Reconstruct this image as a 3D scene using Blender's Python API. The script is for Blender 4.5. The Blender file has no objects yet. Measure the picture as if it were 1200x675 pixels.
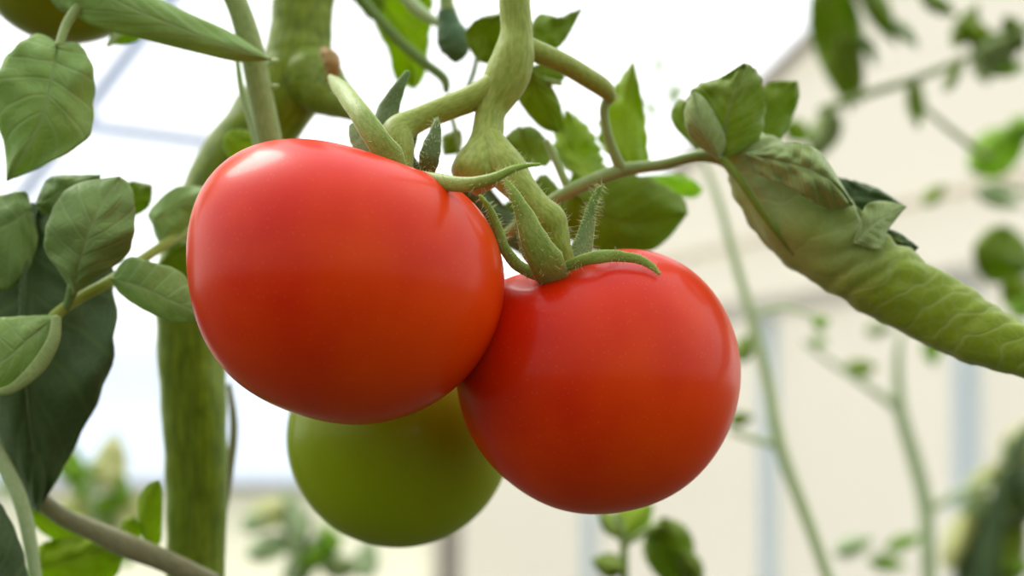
import bpy, bmesh, math, random
from mathutils import Vector, Matrix, noise
R = math.radians
C = bpy.context.scene.collection
scene = bpy.context.scene

# ------------------------------------------------------------------ camera, sky, sun, exposure
FPX = 1667.0
CAM = Vector((0, 0, 1.40))
ROT = Matrix.Rotation(R(98), 3, 'X')
cd = bpy.data.cameras.new('camera'); cam = bpy.data.objects.new('camera', cd); C.objects.link(cam)
cam.location = CAM; cam.rotation_euler = (R(98), 0, 0)
cd.sensor_width = 36; cd.lens = 36 * FPX / 1200; cd.clip_start = .01; cd.clip_end = 200
cd.dof.use_dof = True; cd.dof.focus_distance = .352; cd.dof.aperture_fstop = 6.3; cd.dof.aperture_blades = 7
scene.camera = cam

w = bpy.data.worlds.new('overcast_sky'); scene.world = w; w.use_nodes = True
nt = w.node_tree; nt.nodes.clear()
tc = nt.nodes.new('ShaderNodeTexCoord'); sep = nt.nodes.new('ShaderNodeSeparateXYZ')
rampz = nt.nodes.new('ShaderNodeValToRGB'); rampz.color_ramp.interpolation = 'EASE'
e = rampz.color_ramp.elements
e[0].position = .0; e[0].color = (.10, .11, .06, 1)
e[1].position = 1.; e[1].color = (1.5, 1.55, 1.65, 1)
for p, c in ((.48, (.14, .15, .08, 1)), (.52, (1.25, 1.25, 1.22, 1)), (.68, (1.45, 1.47, 1.50, 1))):
    k = e.new(p); k.color = c
mr = nt.nodes.new('ShaderNodeMapRange'); mr.inputs[1].default_value = -1; mr.inputs[2].default_value = 1
mry = nt.nodes.new('ShaderNodeMapRange'); mry.inputs[1].default_value = -1; mry.inputs[2].default_value = .35
mry.inputs[3].default_value = .33; mry.inputs[4].default_value = 1.0
mul = nt.nodes.new('ShaderNodeVectorMath'); mul.operation = 'SCALE'
bg = nt.nodes.new('ShaderNodeBackground'); out = nt.nodes.new('ShaderNodeOutputWorld')
L_ = nt.links.new
L_(tc.outputs['Generated'], sep.inputs[0]); L_(sep.outputs['Z'], mr.inputs[0]); L_(mr.outputs[0], rampz.inputs[0])
L_(sep.outputs['Y'], mry.inputs[0]); L_(rampz.outputs[0], mul.inputs[0]); L_(mry.outputs[0], mul.inputs['Scale'])
L_(mul.outputs[0], bg.inputs[0]); bg.inputs[1].default_value = 1.25; L_(bg.outputs[0], out.inputs[0])

sd = bpy.data.lights.new('hazy_sun', 'SUN'); so = bpy.data.objects.new('hazy_sun', sd); C.objects.link(so)
sd.energy = 2.3; sd.angle = R(26); sd.color = (1, .96, .88)
SUN_DIR = Vector((-.60, .48, 1.0)).normalized()          # towards the sun
so.rotation_euler = SUN_DIR.to_track_quat('Z', 'Y').to_euler()
so.location = (-1, 0, 4)
vs = scene.view_settings
vs.view_transform = 'Standard'; vs.look = 'None'; vs.exposure = 0.22; vs.gamma = 1; vs.use_curve_mapping = False

# ------------------------------------------------------------------ helpers
def P(px, py, d):
    return CAM + ROT @ Vector(((px - 600) / FPX * d, -(py - 337.5) / FPX * d, -d))
RIGHT = ROT @ Vector((1, 0, 0)); UP = ROT @ Vector((0, 1, 0)); BACK = ROT @ Vector((0, 0, -1))   # BACK = away from the viewer

def lin(c):
    return tuple((v / 255 / 12.92) if v / 255 <= .04045 else ((v / 255 + .055) / 1.055) ** 2.4 for v in c) + (1,)

def thing(name, label, cat, loc, group=None, kind=None):
    o = bpy.data.objects.new(name, None); C.objects.link(o); o.location = loc
    o.empty_display_size = .01
    tag(o, label, cat, group, kind); return o
def tag(o, label=None, cat=None, group=None, kind=None):
    for k, v in (('label', label), ('category', cat), ('group', group), ('kind', kind)):
        if v: o[k] = v
    return o
def wloc(o):
    v = Vector((0, 0, 0))
    while o: v += o.location; o = o.parent
    return v
def mesh(name, verts, faces, mat, parent=None, uvs=None, smooth=True, origin=None, label=None, kind=None):
    me = bpy.data.meshes.new(name)
    org = wloc(parent) if parent else (origin or sum(verts, Vector()) / len(verts))
    me.from_pydata([tuple(v - org) for v in verts], [], faces)
    if uvs is not None:
        ul = me.uv_layers.new(name='UVMap')
        for li, lp in enumerate(me.loops): ul.data[li].uv = uvs[lp.vertex_index]
    if smooth: me.polygons.foreach_set('use_smooth', [True] * len(me.polygons))
    me.materials.append(mat); me.update()
    o = bpy.data.objects.new(name, me); C.objects.link(o)
    if parent: o.parent = parent
    else: o.location = org
    if label: o['label'] = label
    if kind: o['kind'] = kind
    return o
def lerp(a, b, t): return a + (b - a) * t
def catmull(pts, t):
    """pts: list of tuples, t in 0..1"""
    n = len(pts) - 1
    if n == 0: return pts[0]
    x = min(max(t, 0), 1) * n; i = min(int(x), n - 1); f = x - i
    p0 = pts[max(i - 1, 0)]; p1 = pts[i]; p2 = pts[i + 1]; p3 = pts[min(i + 2, n)]
    return tuple(.5 * ((2 * b) + (c - a) * f + (2 * a - 5 * b + 4 * c - d) * f * f + (3 * b - a - 3 * c + d) * f ** 3)
                 for a, b, c, d in zip(p0, p1, p2, p3))
def interp(lst, t):
    """piecewise linear [(t,v)...]"""
    if t <= lst[0][0]: return lst[0][1]
    for (a, va), (b, vb) in zip(lst, lst[1:]):
        if t <= b: return lerp(va, vb, (t - a) / (b - a))
    return lst[-1][1]

# ------------------------------------------------------------------ materials
def newmat(name):
    m = bpy.data.materials.new(name); m.use_nodes = True; m.node_tree.nodes.clear(); return m, m.node_tree
def N(nt, t, **kw):
    n = nt.nodes.new(t)
    for k, v in kw.items(): setattr(n, k, v)
    return n
def mixcol(nt, fac, a, b, blend='MIX'):
    n = nt.nodes.new('ShaderNodeMix'); n.data_type = 'RGBA'; n.blend_type = blend
    for s, v in ((n.inputs[0], fac), (n.inputs[6], a), (n.inputs[7], b)):
        if isinstance(v, (int, float, tuple)): s.default_value = v
        else: nt.links.new(v, s)
    return n.outputs[2]
def mth(nt, op, a, b=None, c=None):
    n = nt.nodes.new('ShaderNodeMath'); n.operation = op
    for i, v in enumerate((a, b, c)):
        if v is None: continue
        if isinstance(v, (int, float)): n.inputs[i].default_value = v
        else: nt.links.new(v, n.inputs[i])
    return n.outputs[0]
def noise_tex(nt, vec, scale, detail=4):
    n = nt.nodes.new('ShaderNodeTexNoise'); n.inputs['Scale'].default_value = scale; n.inputs['Detail'].default_value = detail
    nt.links.new(vec, n.inputs['Vector']); return n.outputs[0]
def ramp(nt, fac, stops):
    n = nt.nodes.new('ShaderNodeValToRGB'); nt.links.new(fac, n.inputs[0]); e = n.color_ramp.elements
    e[0].position, e[0].color = stops[0]; e[1].position, e[1].color = stops[-1]
    for p, c in stops[1:-1]:
        k = e.new(p); k.color = c
    return n.outputs[0]

def leaf_mat(name, col, vein, trans=.35, tcol=None, nv=7, rough=.55, veinamt=.6, spec=.25, sheen=.1, pale=None, wobble=.5):
    m, nt = newmat(name); l = nt.links.new
    col, vein = lin(col), lin(vein); tcol = lin(tcol) if tcol else col
    uv = N(nt, 'ShaderNodeUVMap').outputs[0]; s = N(nt, 'ShaderNodeSeparateXYZ'); l(uv, s.inputs[0])
    tc = N(nt, 'ShaderNodeTexCoord').outputs['Object']
    v = mth(nt, 'ABSOLUTE', mth(nt, 'MULTIPLY_ADD', s.outputs[1], 2, -1))
    ph = mth(nt, 'MULTIPLY_ADD', s.outputs[0], nv, mth(nt, 'MULTIPLY', mth(nt, 'POWER', v, .85), -1.6))
    wob = noise_tex(nt, tc, 60, 2)
    ph = mth(nt, 'ADD', ph, mth(nt, 'MULTIPLY', wob, wobble))
    fr = mth(nt, 'ABSOLUTE', mth(nt, 'SUBTRACT', mth(nt, 'FRACT', ph), .5))        # 0 on a vein
    lv = ramp(nt, fr, [(0, (1, 1, 1, 1)), (.05, (.6, .6, .6, 1)), (.14, (0, 0, 0, 1))])
    mv = ramp(nt, v, [(0, (1, 1, 1, 1)), (.04, (.6, .6, .6, 1)), (.09, (0, 0, 0, 1))])
    vo = N(nt, 'ShaderNodeTexVoronoi', feature='DISTANCE_TO_EDGE'); vo.inputs['Scale'].default_value = 260; l(tc, vo.inputs['Vector'])
    rv = ramp(nt, vo.outputs[0], [(0, (.55, .55, .55, 1)), (.12, (0, 0, 0, 1))])
    vf = mth(nt, 'MAXIMUM', mth(nt, 'MAXIMUM', lv, mv), mth(nt, 'MULTIPLY', rv, .7))
    vf = mth(nt, 'MULTIPLY', vf, veinamt)
    n1 = noise_tex(nt, tc, 90, 5)
    base = mixcol(nt, n1, tuple(x * .78 for x in col[:3]) + (1,), tuple(min(1, x * 1.25) for x in col[:3]) + (1,))
    if pale:
        pf = ramp(nt, mth(nt, 'ADD', s.outputs[0], mth(nt, 'MULTIPLY', n1, .2)), [(.36, (1, 1, 1, 1)), (.62, (0, 0, 0, 1))])
        base = mixcol(nt, pf, base, lin(pale))
    c = mixcol(nt, vf, base, vein)
    hgt = mth(nt, 'SUBTRACT', mth(nt, 'MULTIPLY', n1, .4), vf)
    bump = N(nt, 'ShaderNodeBump'); bump.inputs['Strength'].default_value = .5; bump.inputs['Distance'].default_value = .0008
    l(hgt, bump.inputs['Height'])
    pb = N(nt, 'ShaderNodeBsdfPrincipled'); l(c, pb.inputs['Base Color']); pb.inputs['Roughness'].default_value = rough
    pb.inputs['Specular IOR Level'].default_value = spec; l(bump.outputs[0], pb.inputs['Normal'])
    pb.inputs['Sheen Weight'].default_value = sheen; pb.inputs['Sheen Roughness'].default_value = .4
    tr = N(nt, 'ShaderNodeBsdfTranslucent'); tcn = mixcol(nt, n1, tuple(x * .8 for x in tcol[:3]) + (1,), tuple(min(1, x * 1.2) for x in tcol[:3]) + (1,))
    l(mixcol(nt, mth(nt, 'MULTIPLY', vf, .6), tcn, vein), tr.inputs[0])
    mx = N(nt, 'ShaderNodeMixShader'); mx.inputs[0].default_value = trans
    l(pb.outputs[0], mx.inputs[1]); l(tr.outputs[0], mx.inputs[2])
    o = N(nt, 'ShaderNodeOutputMaterial'); l(mx.outputs[0], o.inputs[0]); return m

def stem_mat(name, col, col2, sheen=.5, rough=.5, streak=40, speck=0):
    m, nt = newmat(name); l = nt.links.new; col, col2 = lin(col), lin(col2)
    tc = N(nt, 'ShaderNodeTexCoord').outputs['Object']; uv = N(nt, 'ShaderNodeUVMap').outputs[0]
    mp = N(nt, 'ShaderNodeMapping'); mp.inputs['Scale'].default_value = (2, streak / 4, 1); l(uv, mp.inputs[0])
    n1 = noise_tex(nt, mp.outputs[0], 3, 4); n2 = noise_tex(nt, tc, 220, 4)
    f = mth(nt, 'ADD', mth(nt, 'MULTIPLY', n1, .7), mth(nt, 'MULTIPLY', n2, .3))
    c = mixcol(nt, ramp(nt, f, [(.35, (0, 0, 0, 1)), (.65, (1, 1, 1, 1))]), col, col2)
    if speck:
        vo = N(nt, 'ShaderNodeTexVoronoi'); vo.inputs['Scale'].default_value = 1800; l(tc, vo.inputs['Vector'])
        c = mixcol(nt, mth(nt, 'MULTIPLY', ramp(nt, vo.outputs[0], [(.1, (1, 1, 1, 1)), (.35, (0, 0, 0, 1))]), speck), c, lin((200, 210, 150)))
    bump = N(nt, 'ShaderNodeBump'); bump.inputs['Strength'].default_value = .4; bump.inputs['Distance'].default_value = .0005; l(n2, bump.inputs['Height'])
    pb = N(nt, 'ShaderNodeBsdfPrincipled'); l(c, pb.inputs['Base Color']); pb.inputs['Roughness'].default_value = rough
    pb.inputs['Specular IOR Level'].default_value = .3; l(bump.outputs[0], pb.inputs['Normal'])
    pb.inputs['Sheen Weight'].default_value = sheen; pb.inputs['Sheen Roughness'].default_value = .35; pb.inputs['Sheen Tint'].default_value = (.9, 1, .75, 1)
    pb.inputs['Subsurface Weight'].default_value = .25; pb.inputs['Subsurface Radius'].default_value = (.6, 1, .3); pb.inputs['Subsurface Scale'].default_value = .003
    o = N(nt, 'ShaderNodeOutputMaterial'); l(pb.outputs[0], o.inputs[0]); return m

def fruit_mat(name, a, b, speckcol, rough=.36, sss=.12, radius=(1, .2, .08), coat=.16, coatr=.13, spec=.13):
    m, nt = newmat(name); l = nt.links.new
    tc = N(nt, 'ShaderNodeTexCoord').outputs['Object']
    n1 = noise_tex(nt, tc, 22, 3); n2 = noise_tex(nt, tc, 900, 3)
    c = mixcol(nt, ramp(nt, n1, [(.35, (0, 0, 0, 1)), (.68, (1, 1, 1, 1))]), lin(a), lin(b))
    vo = N(nt, 'ShaderNodeTexVoronoi'); vo.inputs['Scale'].default_value = 650; l(tc, vo.inputs['Vector'])
    c = mixcol(nt, mth(nt, 'MULTIPLY', ramp(nt, vo.outputs[0], [(.04, (1, 1, 1, 1)), (.2, (0, 0, 0, 1))]), .16), c, lin(speckcol))
    bump = N(nt, 'ShaderNodeBump'); bump.inputs['Strength'].default_value = .06; bump.inputs['Distance'].default_value = .0003; l(n2, bump.inputs['Height'])
    pb = N(nt, 'ShaderNodeBsdfPrincipled'); l(c, pb.inputs['Base Color']); pb.inputs['Roughness'].default_value = rough
    pb.inputs['Specular IOR Level'].default_value = spec; l(bump.outputs[0], pb.inputs['Normal'])
    pb.inputs['Coat Weight'].default_value = coat; pb.inputs['Coat Roughness'].default_value = coatr
    pb.inputs['Subsurface Weight'].default_value = sss; pb.inputs['Subsurface Radius'].default_value = radius; pb.inputs['Subsurface Scale'].default_value = .004
    o = N(nt, 'ShaderNodeOutputMaterial'); l(pb.outputs[0], o.inputs[0]); return m

def film_mat(name, col, trans=.5, dirt=.04, sc=1.5):
    m, nt = newmat(name); l = nt.links.new; c = lin(col)
    tc = N(nt, 'ShaderNodeTexCoord').outputs['Object']; n = noise_tex(nt, tc, sc, 4)
    cc = mixcol(nt, n, tuple(x * (1 - dirt) for x in c[:3]) + (1,), tuple(min(1, x * (1 + dirt)) for x in c[:3]) + (1,))
    d = N(nt, 'ShaderNodeBsdfDiffuse'); t = N(nt, 'ShaderNodeBsdfTranslucent'); l(cc, d.inputs[0]); l(cc, t.inputs[0])
    mx = N(nt, 'ShaderNodeMixShader'); mx.inputs[0].default_value = trans; l(d.outputs[0], mx.inputs[1]); l(t.outputs[0], mx.inputs[2])
    o = N(nt, 'ShaderNodeOutputMaterial'); l(mx.outputs[0], o.inputs[0]); return m
def paint_mat(name, col, rough=.5, metal=0, sc=20):
    m, nt = newmat(name); l = nt.links.new; c = lin(col)
    tc = N(nt, 'ShaderNodeTexCoord').outputs['Object']; n = noise_tex(nt, tc, sc, 4)
    pb = N(nt, 'ShaderNodeBsdfPrincipled'); l(mixcol(nt, n, tuple(x * .9 for x in c[:3]) + (1,), c), pb.inputs['Base Color'])
    pb.inputs['Roughness'].default_value = rough; pb.inputs['Metallic'].default_value = metal
    o = N(nt, 'ShaderNodeOutputMaterial'); l(pb.outputs[0], o.inputs[0]); return m

M = {
 'red': fruit_mat('red_tomato_skin', (208, 34, 0), (232, 72, 0), (255, 150, 90)),
 'green': fruit_mat('green_tomato_skin', (134, 156, 4), (150, 168, 12), (170, 190, 90), radius=(.5, 1, .2), rough=.4),
 'olive': fruit_mat('olive_tomato_skin', (118, 136, 4), (136, 138, 8), (160, 170, 60), radius=(.6, 1, .2), rough=.4),
 'stem_main': stem_mat('thick_stem', (88, 112, 8), (130, 150, 26), .35),
 'stem': stem_mat('truss_stalk', (122, 142, 38), (158, 170, 76), .5),
 'stem_grey': stem_mat('grey_green_stalk', (120, 144, 74), (150, 166, 98), .5),
 'stem_brown': stem_mat('brown_stalk', (118, 116, 80), (146, 142, 104), .4),
 'stem_pale': stem_mat('pale_stalk', (165, 190, 130), (190, 208, 160), .3),
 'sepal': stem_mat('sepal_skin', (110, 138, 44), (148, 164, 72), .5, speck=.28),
 'sepal_dark': stem_mat('grey_green_sepal_skin', (98, 122, 62), (140, 158, 98), .6, speck=.3),  # greyer green skin than the front sepals
 'sepal_deep': stem_mat('dark_sepal_skin', (66, 88, 34), (96, 116, 58), .5, speck=.2),  # darkest green skin, for the left tomato's back sepals
 'hair': film_mat('fine_plant_hair', (225, 235, 190), .5),
 'leaf_grey': leaf_mat('grey_green_leaf', (150, 182, 100), (176, 202, 134), .32, (160, 195, 66)),
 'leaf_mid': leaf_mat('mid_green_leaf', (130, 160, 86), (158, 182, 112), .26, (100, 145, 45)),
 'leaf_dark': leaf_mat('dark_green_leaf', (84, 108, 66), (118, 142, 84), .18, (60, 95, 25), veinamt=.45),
 'leaf_bright': leaf_mat('bright_green_leaf', (154, 182, 16), (182, 204, 60), .55, (168, 198, 8)),
 'leaf_back': leaf_mat('deep_green_leaf', (122, 148, 14), (148, 168, 50), .42, (140, 172, 4)),
 'leaf_curl': leaf_mat('curled_leaf', (132, 156, 34), (176, 192, 112), .4, (146, 175, 10), nv=13, veinamt=.6, sheen=.4, rough=.45),
 'leaf_roll': leaf_mat('rolled_leaf', (152, 174, 44), (200, 212, 136), .35, (146, 175, 10), nv=15, veinamt=.4, sheen=.4, rough=.42, wobble=2.6, pale=(172, 190, 118)),
 'leaf_under': leaf_mat('pale_leaf_underside', (156, 178, 102), (196, 210, 154), .3, (140, 165, 60), nv=10, veinamt=.5, sheen=.3),
 'leaf_lime': leaf_mat('lime_green_leaf', (150, 192, 50), (180, 210, 90), .55, (185, 220, 60)),
 'leaf_pale': leaf_mat('pale_green_leaf', (190, 212, 160), (210, 225, 185), .4, (200, 220, 165)),
 'leaf_cream': leaf_mat('cream_yellow_leaf', (225, 228, 165), (235, 235, 190), .5, (235, 238, 170)),
 'cream_film': film_mat('cream_translucent_sheet', (248, 241, 222), .75),
 'cream_film_low': film_mat('beige_translucent_sheet', (236, 234, 206), .75, .06),
 'white_film': film_mat('white_roof_sheet', (250, 252, 255), .75, .02),
 'blue_film': film_mat('bluish_roof_sheet', (226, 236, 250), .7, .03),
 'frame_blue': film_mat('blue_grey_frame_paint', (240, 246, 250), .7),
 'frame_grey': film_mat('grey_rail_paint', (236, 234, 228), .65),
 'frame_pale': film_mat('pale_frame_paint', (244, 238, 224), .6),
 'frame_dark': film_mat('beige_grey_frame_paint', (206, 200, 190), .4),
 'bar': film_mat('bluish_roof_bar', (212, 222, 238), .45),  # bluish colour, a little darker than the white roof sheet
 'soil': paint_mat('greenhouse_soil', (58, 56, 32), .9, 0, 3),
}

# ------------------------------------------------------------------ builders
def frame_along(pts):
    """tangents + stable normals for a polyline of Vectors"""
    n = len(pts); T = [(pts[min(i + 1, n - 1)] - pts[max(i - 1, 0)]).normalized() for i in range(n)]
    out = []
    for t in T:
        b = BACK - t * BACK.dot(t)
        b = b.normalized() if b.length > 1e-3 else UP.copy()
        out.append((t, t.cross(b).normalized(), b))
    return out
def tube(name, pts, mat, parent, flat=1.0, seg=18, rings=None, lump=0.0, label=None, kind=None, ridge=0, seed=0, tip=True, origin=None):
    """pts: (px, py, depth, radius in px at that depth)"""
    rings = rings or max(10, 7 * len(pts))
    cl = [catmull(pts, i / (rings - 1)) for i in range(rings)]
    W = [P(a, b, c) for a, b, c, r in cl]; F = frame_along(W); vs_, fs, uv = [], [], []
    for i, (c, (t, s, b)) in enumerate(zip(W, F)):
        r = max(cl[i][3], .15) * cl[i][2] / FPX
        for k in range(seg):
            a = 2 * math.pi * k / seg
            rr = r * (1 + ridge * math.cos(a * 5 + i * .05))
            if lump: rr *= 1 + lump * noise.noise(Vector((math.cos(a) * 1.2 + seed, math.sin(a) * 1.2, i * .22)))
            vs_.append(c + s * math.cos(a) * rr + b * math.sin(a) * rr * flat); uv.append((i / rings * 4, k / seg))
    for i in range(rings - 1):
        for k in range(seg):
            fs.append((i * seg + k, i * seg + (k + 1) % seg, (i + 1) * seg + (k + 1) % seg, (i + 1) * seg + k))
    for i, sgn in ((0, -1), (rings - 1, 1)):
        r = cl[i][3] * cl[i][2] / FPX; idx = len(vs_)
        vs_.append(W[i] + F[i][0] * sgn * r * .6); uv.append((i / rings * 4, .5))
        for k in range(seg):
            a_, b_ = i * seg + k, i * seg + (k + 1) % seg
            fs.append((a_, b_, idx) if sgn > 0 else (b_, a_, idx))
    return mesh(name, vs_, fs, mat, parent, uv, label=label, kind=kind, origin=origin)

def hairs(parent, specs, seed=1, mat=None):
    """one uncountable mesh of fine curved hairs along tubes"""
    rnd = random.Random(seed); vs_, fs = [], []
    for pts, n, ln in specs:
        for _ in range(n):
            t = rnd.random() * .96 + .02; px, py, d, r = catmull(pts, t); q = catmull(pts, min(1, t + .02))
            c = P(px, py, d); T = (P(q[0], q[1], q[2]) - c)
            if T.length < 1e-6: continue
            T.normalize(); b = (BACK - T * BACK.dot(T)).normalized(); s = T.cross(b)
            a = rnd.uniform(0, 2 * math.pi); rad = r * d / FPX
            n_ = s * math.cos(a) + b * math.sin(a) * .7
            base = c + n_ * rad * .9; L = ln * d / FPX * rnd.uniform(.5, 1.25); bend = (T * rnd.uniform(-1, 1) + UP * rnd.uniform(-.4, .5)) * .5
            w0 = .00008; prev = None; side = n_.cross(T).normalized()
            for k in range(4):
                f = k / 3; p = base + n_.normalized() * L * f + bend * L * f * f; ww = w0 * (1 - f * .8)
                ring = [len(vs_), len(vs_) + 1, len(vs_) + 2]
                vs_ += [p + side * ww, p - side * ww * .5 + T * ww * .87, p - side * ww * .5 - T * ww * .87]
                if prev:
                    for j in range(3): fs.append((prev[j], prev[(j + 1) % 3], ring[(j + 1) % 3], ring[j]))
                prev = ring
    return mesh('fine_hairs', vs_, fs, mat or M['hair'], parent, smooth=True, kind='stuff')

def leaf(parent, mat, L, Mid, Rt, D, camber=.003, ruffle=.001, serr=0.0, seed=0, nu=44, nv=10, vein=.0004, nveins=7, name='leaflet', midmat=None, label=None, thick=.00035, fold=0, midr=1.6):
    """leaf blade from its two margins and midrib; D = depths along the midrib; camber bends the margins away from the viewer"""
    b, t = Mid[0], Mid[-1]
    if L[0] != b: L = [b] + L
    if L[-1] != t: L = L + [t]
    if Rt[0] != b: Rt = [b] + Rt
    if Rt[-1] != t: Rt = Rt + [t]
    Dl = [(d,) for d in D]; vs_, fs, uv = [], [], []
    rs = random.Random(seed)
    for i in range(nu + 1):
        u = i / nu; l = catmull(L, u); m = catmull(Mid, u); r = catmull(Rt, u); d = catmull(Dl, u)[0]
        sz = math.hypot(l[0] - r[0], l[1] - r[1])
        for j in range(-nv, nv + 1):
            v = j / nv; a = abs(v); e = l if v < 0 else r
            sr = 1 + serr * (abs(((u * 9 + (.3 if v < 0 else 0)) % 1) - .5) * 2 - .5) * a ** 3
            x = m[0] + (e[0] - m[0]) * a * sr; y = m[1] + (e[1] - m[1]) * a * sr
            ph = (u * nveins - a ** .85 * 1.6) % 1
            bul = math.sin(ph * math.pi) * vein * min(1, a * 4) * (1 - a * .4)
            z = d + camber * a * a + fold * a - bul + ruffle * a * noise.noise(Vector((u * 6 + seed * 3.1, v * 1.5, seed * .7))) * 2
            vs_.append(P(x, y, z)); uv.append((u, (v + 1) / 2))
    w_ = 2 * nv + 1
    for i in range(nu):
        for j in range(2 * nv): fs.append((i * w_ + j, i * w_ + j + 1, (i + 1) * w_ + j + 1, (i + 1) * w_ + j))
    o = mesh(name, vs_, fs, mat, parent, uv, label=label)
    md = o.modifiers.new('thickness', 'SOLIDIFY'); md.thickness = thick; md.offset = 0
    if midmat:
        k = len(Mid); pts = []
        for q in range(9):
            u = q / 8 * .93; m = catmull(Mid, u); pts.append((m[0], m[1], catmull(Dl, u)[0] + .0001, midr * (1 - u * .75)))
        tube('midrib', pts, midmat, o, seg=8, rings=24)
    return o

class Fruit:
    def __init__(s, outline, depth, semi, dent_dir, dent=.004, lobes=0, dsig=.35):
        cx = sum(p[0] for p in outline) / len(outline); cy = sum(p[1] for p in outline) / len(outline)
        xs = [p[0] for p in outline]; ys = [p[1] for p in outline]
        cx = (min(xs) + max(xs)) / 2; cy = (min(ys) + max(ys)) / 2
        s.cx, s.cy, s.d, s.semi = cx, cy, depth, semi
        pl = sorted((math.atan2(-(y - cy), x - cx), math.hypot(x - cx, y - cy)) for x, y in outline)
        n = len(pl); samples = []
        for k in range(360):
            a = -math.pi + k * math.pi / 180
            for i in range(n):
                a0, r0 = pl[i]; a1, r1 = pl[(i + 1) % n]
                if i == n - 1: a1 += 2 * math.pi
                aa = a if a >= pl[0][0] else a + 2 * math.pi
                if a0 <= aa <= a1: samples.append((a, lerp(r0, r1, (aa - a0) / (a1 - a0)))); break
        s.c0 = sum(r for a, r in samples) / len(samples); s.h = []
        for k in range(1, 8):
            s.h.append((2 * sum(r * math.cos(k * a) for a, r in samples) / len(samples), 2 * sum(r * math.sin(k * a) for a, r in samples) / len(samples)))
        s.dd = Vector(dent_dir).normalized(); s.dent = dent; s.lobes = lobes; s.dsig = dsig
    def rad(s, a, w=1):
        r = s.c0
        for k, (p, q) in enumerate(s.h, 1):
            r += (p * math.cos(k * a) + q * math.sin(k * a)) * (w if k <= 2 else w * w * w)
        return r
    def pt(s, v):
        """v = unit direction (right, up, towards the viewer)"""
        sp = math.hypot(v.x, v.y); a = math.atan2(v.y, v.x); r = s.rad(a, min(1, sp)) * s.d / FPX
        q = Vector((r * v.x, r * v.y, s.semi * v.z)) if sp > 1e-6 else Vector((0, 0, s.semi * v.z))
        ang = math.acos(max(-1, min(1, v.dot(s.dd))))
        if ang < 1.6:
            q -= s.dd * s.dent * math.exp(-(ang / s.dsig) ** 2)
            if s.lobes:
                ref = s.dd.orthogonal().normalized(); az = math.atan2(v.dot(s.dd.cross(ref)), v.dot(ref))
                q *= 1 + s.lobes * math.cos(az * 5) * math.exp(-((ang - .55) / .4) ** 2)
        c = P(s.cx, s.cy, s.d)
        return c + RIGHT * q.x + UP * q.y - BACK * q.z
    def front(s, px, py, off=0):
        """depth of the near surface under a pixel"""
        a = math.atan2(-(py - s.cy), px - s.cx); rho = math.hypot(px - s.cx, py - s.cy) / s.rad(a)
        return s.d - s.semi * math.sqrt(max(0, 1 - min(rho, 1) ** 2)) - off
    def build(s, name, mat, parent):
        bm = bmesh.new(); bmesh.ops.create_icosphere(bm, subdivisions=6, radius=1)
        vs_ = [s.pt(v.co.normalized()) for v in bm.verts]; fs = [tuple(v.index for v in f.verts) for f in bm.faces]; bm.free()
        return mesh(name, vs_, fs, mat, parent)

# ------------------------------------------------------------------ setting: the greenhouse
def box_between(name, a, b, wid, dep, mat, parent=None, kind='structure'):
    """a, b world points; a square frame bar between them"""
    t = (b - a).normalized(); s = t.cross(BACK).normalized(); n = s.cross(t).normalized(); vs_ = []
    bv = .18
    prof = []
    for sx, sy in ((-1, -1), (1, -1), (1, 1), (-1, 1)):
        for k in ((0, 1) if sx * sy > 0 else (1, 0)):
            prof.append((sx * (1 - bv * (k == 0)), sy * (1 - bv * (k == 1))))
    for e_ in (a, b):
        for x, y in prof: vs_.append(e_ + s * x * wid / 2 + n * y * dep / 2)
    fs = [(i, (i + 1) % 8, 8 + (i + 1) % 8, 8 + i) for i in range(8)] + [tuple(range(7, -1, -1)), tuple(range(8, 16))]
    o = mesh(name, vs_, fs, mat, parent, smooth=False)
    if not parent: o['kind'] = kind
    return o
def poly(name, pts, mat, kind='structure'):
    vs_ = [P(*p) for p in pts]; o = mesh(name, vs_, [tuple(range(len(vs_)))], mat, smooth=False); o['kind'] = kind; return o
def DW(x): return 1 / (.370 + .000282 * (x - 860))            # the right wall runs away to the left

X0 = 500
poly('wall_right', [(X0, 760, DW(X0)), (1700, 760 + 60, DW(1700)), (1700, -700, DW(1700)), (X0, 490, DW(X0))], M['cream_film'])
box_between('trim_1', P(X0, 488, DW(X0) - .03), P(1690, -690, DW(1690) - .03), .028, .05, M['frame_dark'])          # gable rafter
box_between('trim_2', P(X0, 421, DW(X0) - .04), P(1700, 236, DW(1700) - .04), .036, .05, M['frame_grey'])           # horizontal rail
for n_, x in ((3, 900), (4, 1132), (5, 1420), (6, 690)):
    yt = 364 - (x - 860) * .154; D = DW(x) - .035
    box_between('trim_%d' % n_, P(x, yt, D), P(x, 760, D), .030 if x == 900 else .034, .05, M['frame_blue'])
box_between('trim_7', P(X0, 375, DW(X0) - .02), P(1700, 85, DW(1700) - .02), .012, .03, M['frame_pale'])
box_between('trim_8', P(528, 590, 3.3), P(524, 800, 3.3), .05, .05, M['frame_dark'])
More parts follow.
